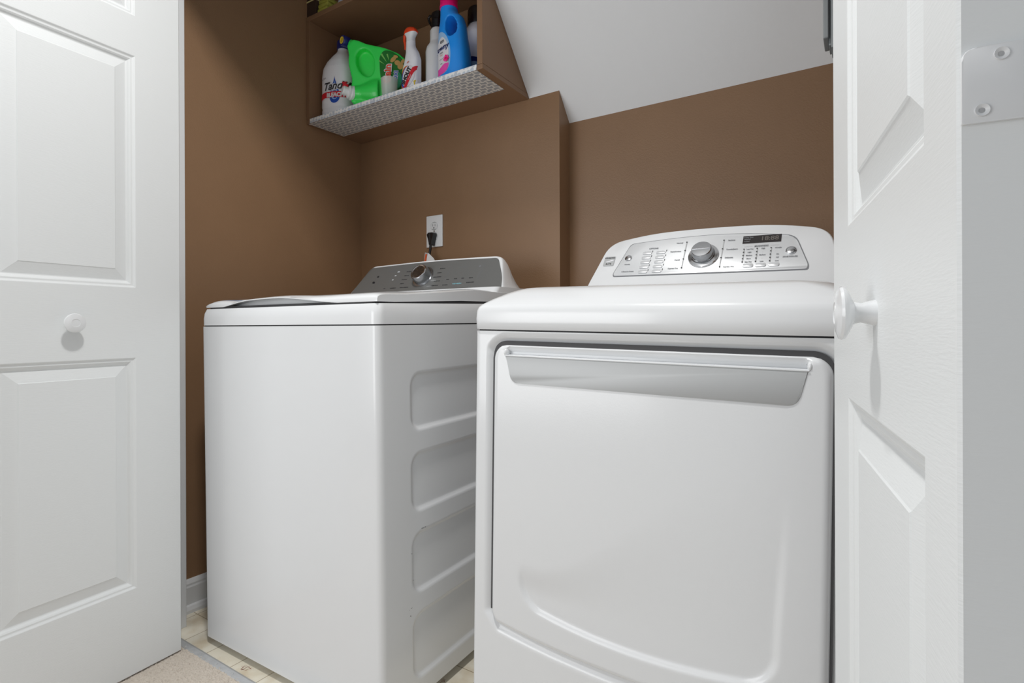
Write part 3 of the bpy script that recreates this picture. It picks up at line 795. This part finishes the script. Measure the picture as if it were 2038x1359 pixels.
dp = []
for i in range(40):
    t = 2 * math.pi * i / 40; dp.append((.030 * math.sin(t) * math.sin(t / 2) ** 2.2 + .0, .098 + .050 * math.cos(t)))
lay = [(flat([(x * 1.25 + .014, z + .004) for x, z in dp]), M['whiteink']), (flat([(x * 1.12 + .014, z) for x, z in dp]), M['blue']), (place2d(flat([(x, z - .098) for x, z in dp]), .014, .097, 0, .72, .72), M['palesky']), (place2d(flat([(x, z - .098) for x, z in dp]), .016, .094, 0, .50, .60), M['blue']),
       (flat([(-.062, .066), (-.03, .071), (.06, .066), (.06, .088), (-.03, .092), (-.062, .088)]), M['red']),
       (place2d(text_pts('BLEACH', .0200, bold=.0012), .016, .077, -3), M['whiteink']),
       (place2d(text_pts('Tandil', .0400, .35, bold=.0035), .012, .110, 0), M['whiteink']), (place2d(text_pts('Tandil', .0400, .35, bold=.0008), .012, .110, 0), M['ink']),
       (flat([(.044, .122), (.060, .126), (.056, .118), (.046, .115)]), M['red']),
       (place2d(text_pts('ULTRA', .0085, .3), -.036, .142, 8), M['greyink']), (place2d(text_pts('disinfecting', .0060), .014, .0915, -3), M['whiteink'])]
decal('front_label', jug, lay, Bj)

# big green jug lying on its side
Gj = stand('detergent_jug', -1.560, 1.362, 22.0)
tag(Gj, 'large bright green detergent jug lying on its side, in front of the bleach', 'detergent jug')
ol = [(.004, .252), (.035, .243), (.065, .228), (.133, .208), (.188, .182), (.222, .152), (.230, .120), (.224, .06), (.215, .004), (.040, .004), (.018, .010), (.004, .030), (.004, .075), (.012, .10), (.004, .13), (-.004, .163), (-.002, .2), (-.008, .222), (-.010, .238)]
bm = NB(); prism(bm, rpoly(ol, .012, 4), -.036, .036, .016, 3, False)
loft(bm, [sring(.0, 0, 0, .001, .001, 2, 24)] * 0 or [[(.075 + .020 * k - .0, -.030 - .0, .052)] * 0 for k in ()]) if False else None
def blob(bm, p0, p1, r0, r1, n=24):
    tube(bm, [Vector(p0).lerp(Vector(p1), t) for t in (0, .25, .5, .75, 1)], [r0 + (r1 - r0) * smooth01(t) for t in (0, .25, .5, .75, 1)], n)
blob(bm, (.105, .0, .056), (.018, -.024, .056), .055, .026)
blob(bm, (.04, 0, .232), (-.018, -.004, .253), .017, .015)
hole = [(.040, .208), (.060, .212), (.082, .196), (.095, .170), (.096, .132), (.084, .111), (.064, .110), (.042, .126), (.028, .155), (.026, .190)]
cut1 = NB(); prism(cut1, rpoly(hole, .01, 4), -.2, -.012); cut2 = NB(); prism(cut2, rpoly(hole, .01, 4), .012, .2)
gb = fuse('bottle_body', bm, M['green'], Gj, (cut1, cut2), voxel=.0026, it=9)
# fill cap, upper left
cm = Matrix.Translation((-.026, -.012, .2560)) @ Matrix.Rotation(R(-34), 4, 'Z') @ Matrix.Rotation(R(0), 4, 'X')
bm = NB(); lathe(bm, [(0, -.012), (.0185, -.012), (.0190, .010), (.0170, .014), (0, .014)], 30, 'y'); c = link('cap', xform(bm, cm), M['navy'], Gj, True, 40); c['label'] = 'navy cap with a yellow ring'
bm = NB(); lathe(bm, [(.0125, .0142), (.0125, .0152), (.0085, .0152), (.0085, .0142)], 30, 'y'); link('cap_ring', xform(bm, cm), M['yellow'], c, True, 40)
# white pouring tap, lower left
cm = Matrix.Translation((.010, -.031, .056)) @ Matrix.Diagonal((1.2, 1.2, 1.2, 1)) @ Matrix.Rotation(R(-44), 4, 'Z') @ Matrix.Rotation(R(-8), 4, 'X')
bm = NB(); lathe(bm, [(0, -.004), (.0215, -.004), (.0215, .003), (.019, .006), (.0195, .011), (.0155, .014), (.013, .015), (.0125, .028), (.0105, .030), (0, .030)], 34, 'y'); tp = link('spout', xform(bm, cm), M['plate'], Gj, True, 35); tp['label'] = 'white press tap'
bm = NB(); box(bm, -.007, .007, -.030, -.016, .006, .020, .002); link('tap_button', xform(bm, cm), M['red'], tp, True, 40)
lab = rpoly([(.117, .175), (.133, .197), (.161, .192), (.192, .171), (.214, .146), (.219, .122), (.210, .07), (.195, .03), (.150, .022), (.128, .06), (.119, .12)], .012, 4)
lay = [(flat(lab), M['dkgreen'])]
for a0, a1, ln in ((118, 124, .06), (138, 143, .05), (100, 106, .05)):
    c0 = (.160, .125); lay.append((flat([(c0[0] + .030 * math.cos(R(a0)), c0[1] + .030 * math.sin(R(a0))), (c0[0] + ln * 1.15 * math.cos(R(a0)), c0[1] + ln * 1.15 * math.sin(R(a0))), (c0[0] + ln * 1.15 * math.cos(R(a1)), c0[1] + ln * 1.15 * math.sin(R(a1)))]), M['ltgreen']))
for (x, z, a, b2, an) in ((.170, .160, .013, .008, 40), (.186, .146, .012, .009, -30), (.197, .133, .011, .012, 20), (.205, .148, .010, .006, 60), (.180, .168, .009, .005, -20)): lay.append((flat(ellipse(x, z, a, b2, 16, an)), M['tan']))
lay += [(flat(ellipse(.185, .085, .018, .030, 24, 0)), M['mint']),
        (place2d(text_pts('Gain', .036, 0, bold=.0034), .150, .110, 86), M['whiteink']), (place2d(text_pts('Gain', .036, 0, bold=.0010), .150, .110, 86), M['redorange']),
        (place2d(text_pts('OXI', .020, 0, bold=.0020), .181, .100, 84), M['whiteink']), (place2d(text_pts('OXI', .020, 0, bold=.0005), .181, .100, 84), M['blue'])]
decal('front_label', gb, lay, Gj)

# measuring cup
Cu = stand('measuring_cup', -1.362, 1.3455, 0)
tag(Cu, 'small cloudy measuring cup at the shelf edge, in front of the green jug', 'cup')
bm = NB(); lathe(bm, [(0, .0), (.024, .0), (.0255, .002), (.0285, .062), (.0295, .064), (.0285, .065), (.0270, .062), (.0240, .004), (0, .003)], 36, 'z'); link('cup_wall', bm, M['cup'], Cu, True, 40)
bm = NB(); lathe(bm, [(0, .0034), (.0236, .0034), (.0240, .010), (0, .010)], 30, 'z'); o = link('liquid', bm, M['cupgreen'], Cu, True, 40); o['label'] = 'thin layer of green liquid'

# stain remover sprayer
So = stand('stain_remover_sprayer', -1.272, 1.366, 0)
tag(So, 'white spray bottle with orange red trigger head, between the green jug and the cloudy bottle', 'spray bottle')
bm = body([(0, -.006, .030, .018, 3), (.004, -.006, .034, .021, 3), (.03, -.007, .035, .022, 3), (.085, -.005, .034, .021, 3), (.115, .000, .030, .020, 2.6), (.14, -.002, .024, .018, 2.3), (.160, -.008, .0175, .016, 2), (.170, -.009, .0160, .0155, 2), (.180, -.009, .0160, .0155, 2)])
sb = fuse('bottle_body', bm, M['bottlewhite'], So, voxel=.002, it=4)
bm = NB(); loft(bm, [sring(-.009, 0, .176, .015, .014, 2.4, 28), sring(-.009, 0, .192, .0145, .014, 2.4, 28), sring(-.008, 0, .200, .018, .0145, 2.6, 28), sring(-.008, 0, .207, .024, .0145, 3, 28)]); hd_ = link('spray_head', bm, M['plate'], So, True, 50)
bm = NB(); loft(bm, [sring(-.008, 0, .2068, .0255, .0150, 3, 28), sring(-.008, 0, .211, .0265, .0155, 3, 28), sring(-.011, 0, .222, .0215, .0125, 2.6, 28), sring(-.014, 0, .227, .013, .009, 2.3, 28)]); link('head_cover', bm, M['redorange'], hd_, True, 50)
bm = NB(); tube(bm, [(-.030, 0, .214), (-.037, 0, .206), (-.0375, 0, .190), (-.034, 0, .175), (-.035, 0, .160)], [.006, .0055, .005, .004, .003], 12); link('trigger', bm, M['redorange'], hd_, True, 50)
lay = [(flat(ellipse(-.016, .050, .030, .042, 30, -15)), M['yellow']), (flat(ellipse(-.013, .052, .027, .039, 30, -15)), M['orange']), (flat(ellipse(-.009, .052, .025, .036, 30, -15)), M['blue']), (flat(ellipse(-.002, .054, .025, .036, 30, -15)), M['whiteink']), (flat([(.022, .020), (.034, .026), (.034, .044), (.020, .034)]), M['yellow']),
       (place2d(flat([(-.040, -.0065), (.030, -.0065), (.042, 0), (.030, .0065), (-.040, .0065)]), .006, .050, 57), M['red']),
       (place2d(text_pts('SHOUT', .0185, 0, bold=.0011), -.008, .056, 57, .95, 1.25), M['ink']), (place2d(text_pts('Trigger', .0065), .007, .048, 57), M['whiteink']), (flat([(-.006, .098), (.002, .104), (.004, .101), (-.004, .096)]), M['orange'])]
decal('front_label', sb, lay, So)

# cloudy mist bottle
Ms = stand('mist_bottle', -1.216, 1.428, 0)
tag(Ms, 'unlabelled cloudy bottle with black pump head, left of the blue bottle', 'spray bottle')
bm = body([(0, 0, .038, .038, 2), (.003, 0, .041, .041, 2), (.10, 0, .041, .041, 2), (.150, 0, .041, .041, 2), (.166, 0, .037, .037, 2), (.180, 0, .0275, .0275, 2), (.190, 0, .0255, .0255, 2), (.222, 0, .0255, .0255, 2), (.232, 0, .020, .020, 2), (.236, 0, .016, .016, 2)])
link('bottle_body', bm, M['bottlegrey'], Ms, True, 60)
bm = NB(); lathe(bm, [(0, .230), (.0215, .230), (.0215, .258), (.018, .262), (.012, .264), (.010, .272), (0, .272)], 30, 'z'); hh = link('collar', bm, M['black'], Ms, True, 40)
bm = NB(); loft(bm, [sring(-.004, 0, .266, .016, .011, 2.6, 20), sring(-.006, 0, .280, .020, .011, 2.6, 20), sring(-.004, 0, .290, .018, .010, 2.6, 20)]); link('pump_head', bm, M['black'], Ms, True, 50)
bm = NB(); tube(bm, [(-.020, 0, .284), (-.034, 0, .287), (-.040, 0, .280), (-.034, 0, .264), (-.026, 0, .252)], .0045, 12); link('trigger', bm, M['black'], Ms, True, 60)

# blue softener bottle
Dn = stand('softener_bottle', -1.112, 1.384, -4)
tag(Dn, 'bright blue fabric softener bottle with magenta cap', 'fabric softener')
bm = body([(0, .006, .052, .034, 2.8), (.004, .006, .057, .038, 2.8), (.05, .007, .0575, .038, 2.8), (.10, .004, .056, .038, 2.7), (.14, .000, .053, .036, 2.5), (.18, -.002, .050, .033, 2.5), (.21, -.005, .043, .029, 2.4), (.226, -.013, .034, .028, 2.2), (.240, -.018, .029, .0275, 2), (.256, -.019, .028, .0275, 2)])
cut = NB(); prism(cut, rpoly([(.002, .212), (.022, .206), (.037, .180), (.039, .152), (.026, .139), (.008, .143), (-.006, .168), (-.007, .200)], .012, 4), -.2, .2)
db = fuse('bottle_body', bm, M['skyblue'], Dn, (cut,), voxel=.0024, it=7)
bm = NB(); lathe(bm, [(0, .250), (.0300, .250), (.0300, .258), (.0285, .260), (.0285, .300), (.0265, .304), (0, .304)], 40, 'z', (-.019, 0, 0)); c = link('cap', bm, M['pink'], Dn, True, 40); c['label'] = 'magenta screw cap'
lab = rpoly([(-.060, .150), (-.040, .166), (-.022, .166), (-.006, .155), (.008, .137), (.020, .106), (.0225, .078), (.019, .044), (.002, .026), (-.055, .020), (-.062, .06)], .012, 4)
inn = [(-.016 + (x + .016) * .93, .090 + (z - .090) * .93) for x, z in lab]
lay = [(flat(lab), M['palesky']), (flat(rpoly([(-.058, .12), (-.016, .150), (.006, .126), (.016, .09), (.012, .05), (-.01, .036), (-.055, .04)], .014, 4)), M['whiteink']),
       (flat(rpoly([(-.058, .052), (-.03, .044), (-.004, .056), (.017, .054), (.010, .034), (-.006, .026), (-.055, .020)], .006, 3)), M['pinkprint']),
       (place2d(text_pts('en', .020, bold=.0002), -.015, .131, 0), M['ink']), (place2d(text_pts('Downy', .0240, .3, bold=.0006), -.022, .108, 6), M['blue']), (place2d(text_pts('Downy', .0240, .3, bold=.0), -.022, .108, 6), M['ink']),
       (place2d(text_pts('APRIL', .0070), -.016, .092, 4), M['ink']), (place2d(text_pts('fresh', .0060), -.016, .085, 4), M['orange']), (place2d(text_pts('softener', .0065, .3), -.016, .072, 5), M['greyink']), (flat([(-.020, .0575), (-.010, .058), (-.010, .0565), (-.020, .056)]), M['greyink'])]
for k in range(7):
    a = k * 51; lay.append((flat(ellipse(.0075 + .0055 * math.cos(R(a)), .068 + .0065 * math.sin(R(a)), .0055, .0042, 12, a)), M['pinkprint'] if k % 2 else M['pink']))
lay.append((flat(ellipse(.0075, .068, .003, .003, 10)), M['red']))
decal('front_label', db, lay, Dn)

# white bottle with black cap, at the right end
Bw = stand('cleaner_bottle', -1.094, 1.497, 0)
tag(Bw, 'white bottle with wide glossy black cap, half hidden behind the blue bottle', 'bottle')
bm = body([(0, 0, .050, .040, 2.6), (.004, 0, .054, .044, 2.6), (.15, 0, .054, .044, 2.6), (.205, 0, .052, .042, 2.5), (.225, 0, .044, .036, 2.3), (.236, 0, .034, .032, 2), (.244, 0, .032, .031, 2)])
wb = fuse('bottle_body', bm, M['bottlewhite'], Bw, voxel=.003, it=4)
bm = NB(); lathe(bm, [(0, .236), (.036, .236), (.037, .242), (.036, .284), (.033, .292), (0, .294)], 36, 'z'); c = link('cap', bm, M['black'], Bw, True, 40); c['label'] = 'glossy black cap'
decal('front_label', wb, [(flat(rpoly([(-.05, .06), (.05, .06), (.05, .100), (.0, .118), (-.05, .100)], .01, 4)), M['navy']), (flat(ellipse(0, .085, .03, .014, 20)), M['palesky'])], Bw)

# shallow tray and bag up on the box
Tr = empty('storage_box', (-1.768, 1.318, 2.0525))
tag(Tr, 'box with cream edge bands, body coloured as shaded wall, on the shelf box against the left wall', 'box')
bm = NB(); box(bm, .001, .052, 0, .2, .0, .078, .001); o = link('box_body', bm, mat('shaded wall brown', (62, 44, 34), .7), Tr)  # body colour stands for the shadowed wall below the bands
for z in (.058, .078):
    bm = NB(); box(bm, .0005, .054, -.002, .201, z - .002, z + .0025, .0008); o = link('edge_band', bm, M['cream'], Tr); o['label'] = 'cream edge band'
Bo = empty('folded_cloth', (-1.685, 1.40, 2.0525)); tag(Bo, 'yellow green folded cloth on the shelf box top, right of the dark brown box', 'cloth')
bm = NB()
for k in range(3): box(bm, -.026, .030, -.080 + .003 * k, .08, .001 + k * .018, .018 + k * .018, .006, 3)
link('folds', bm, M['olive'], Bo, True, 50)
Bg = empty('plastic_package', (-1.568, 1.385, 2.0525), (0, 0, R(8)))
tag(Bg, 'pale plastic package with red specks on the shelf box, beside the folded cloth', 'package')
bm = NB(); bmesh.ops.create_icosphere(bm, subdivisions=5, radius=1)
for v in bm.verts:
    p = v.co.copy(); n_ = noise.noise(p * 3) * .12 + noise.noise(p * 8) * .05
    v.co = Vector((p.x * .075 * (1 + n_), p.y * .055 * (1 + n_), max(0.0, .038 + p.z * .045 * (1 + n_ * 1.5))))
pk = link('wrapper', bm, M['bag'], Bg, True)
decal('front_label', pk, [(flat(ellipse(-.02, .035, .012, .006, 14, 30)), M['red']), (flat(ellipse(.02, .03, .010, .004, 14, 20)), M['red']), (flat(ellipse(.0, .055, .02, .004, 14, 20)), M['whiteink'])], Bg)

# ------------------------------------------------------------------ outlet, plug and cord
Ou = empty('wall_outlet', (-1.3625, YB, 1.243))
tag(Ou, 'white duplex wall outlet on the brown wall above the washer', 'electrical outlet')
bm = NB(); box(bm, -.0395, .0395, -.006, 0, -.060, .060, .0022, 3); link('cover_plate', bm, M['plate'], Ou, True, 40)
for zz in (.0195, -.0195):
    bm = NB(); prism(bm, [p for p in rpoly([(-.0165, zz - .0115), (.0165, zz - .0115), (.0175, zz), (.0165, zz + .0115), (-.0165, zz + .0115), (-.0175, zz)], .008, 6)], -.0074, -.005, .0006, 2)
    r_ = link('receptacle', bm, M['enamel2'], Ou, True, 40)
    bm = NB(); prism(bm, [(-.0070, zz - .001), (-.0056, zz - .001), (-.0056, zz + .0075), (-.0070, zz + .0075)], -.0078, -.006); prism(bm, [(.0052, zz - .0005), (.0066, zz - .0005), (.0066, zz + .0070), (.0052, zz + .0070)], -.0078, -.006)
    prism(bm, ellipse(-.0005, zz - .0070, .0026, .0026, 12), -.0078, -.006); link('slot', bm, M['ink'], r_)
    bm = NB(); prism(bm, ellipse(0, zz, .0186, .0158, 36), -.0062, -.0058); link('outlet_ring', bm, mat('pale grey groove', (176, 178, 180), .5), r_)
bm = NB(); lathe(bm, [(0, 0), (.0032, 0), (.0028, .0008), (0, .001)], 14, 'y', (0, -.006, 0)); link('screw', bm, M['satin'], Ou, True, 40)
Co = empty('power_cord', (-1.3625, YB, 1.2235))
tag(Co, 'black plug and cord in the lower socket of the outlet, paper tag attached', 'power cord')
bm = NB(); prism(bm, rpoly([(-.0140, .011), (.0140, .011), (.0155, .002), (.0100, -.012), (.0060, -.026), (.0048, -.036), (-.0048, -.036), (-.0060, -.026), (-.0100, -.012), (-.0155, .002)], [.009, .009, .008, .006, .004, .002, .002, .004, .006, .008], 5), -.031, -.0080, .0040, 3)
link('plug', bm, M['black'], Co, True, 50)
bm = NB(); prism(bm, [(-.003, .008), (.003, .008), (.0015, -.030), (-.0015, -.030)], -.0325, -.029, .0008, 1); link('plug_rib', bm, M['dark'], Co, True, 40)
bm = NB(); tube(bm, [(0, -.026, -.028), (.000, -.028, -.050), (-.002, -.032, -.075), (-.004, -.028, -.105), (-.004, -.024, -.15), (.0, -.022, -.22), (.004, -.022, -.30)], .0048, 12); link('cord', bm, M['black'], Co, True, 60)
bm = NB(); v = [bm.verts.new(p) for p in ((-.013, -.044, -.064), (.004, -.043, -.068), (.026, -.040, -.088), (.040, -.036, -.112), (-.020, -.044, -.112))]; bm.faces.new(v); bmesh.ops.solidify(bm, geom=bm.faces[:], thickness=.0006)
tg = link('tag', bm, M['paper'], Co); tg['label'] = 'white paper warning tag with an orange band'
bm = NB(); v = [bm.verts.new(p) for p in ((-.0095, -.0447, -.070), (-.0015, -.0444, -.072), (-.0065, -.0450, -.098), (-.0160, -.0453, -.098))]; bm.faces.new(v); link('tag_band', bm, M['orange'], tg)
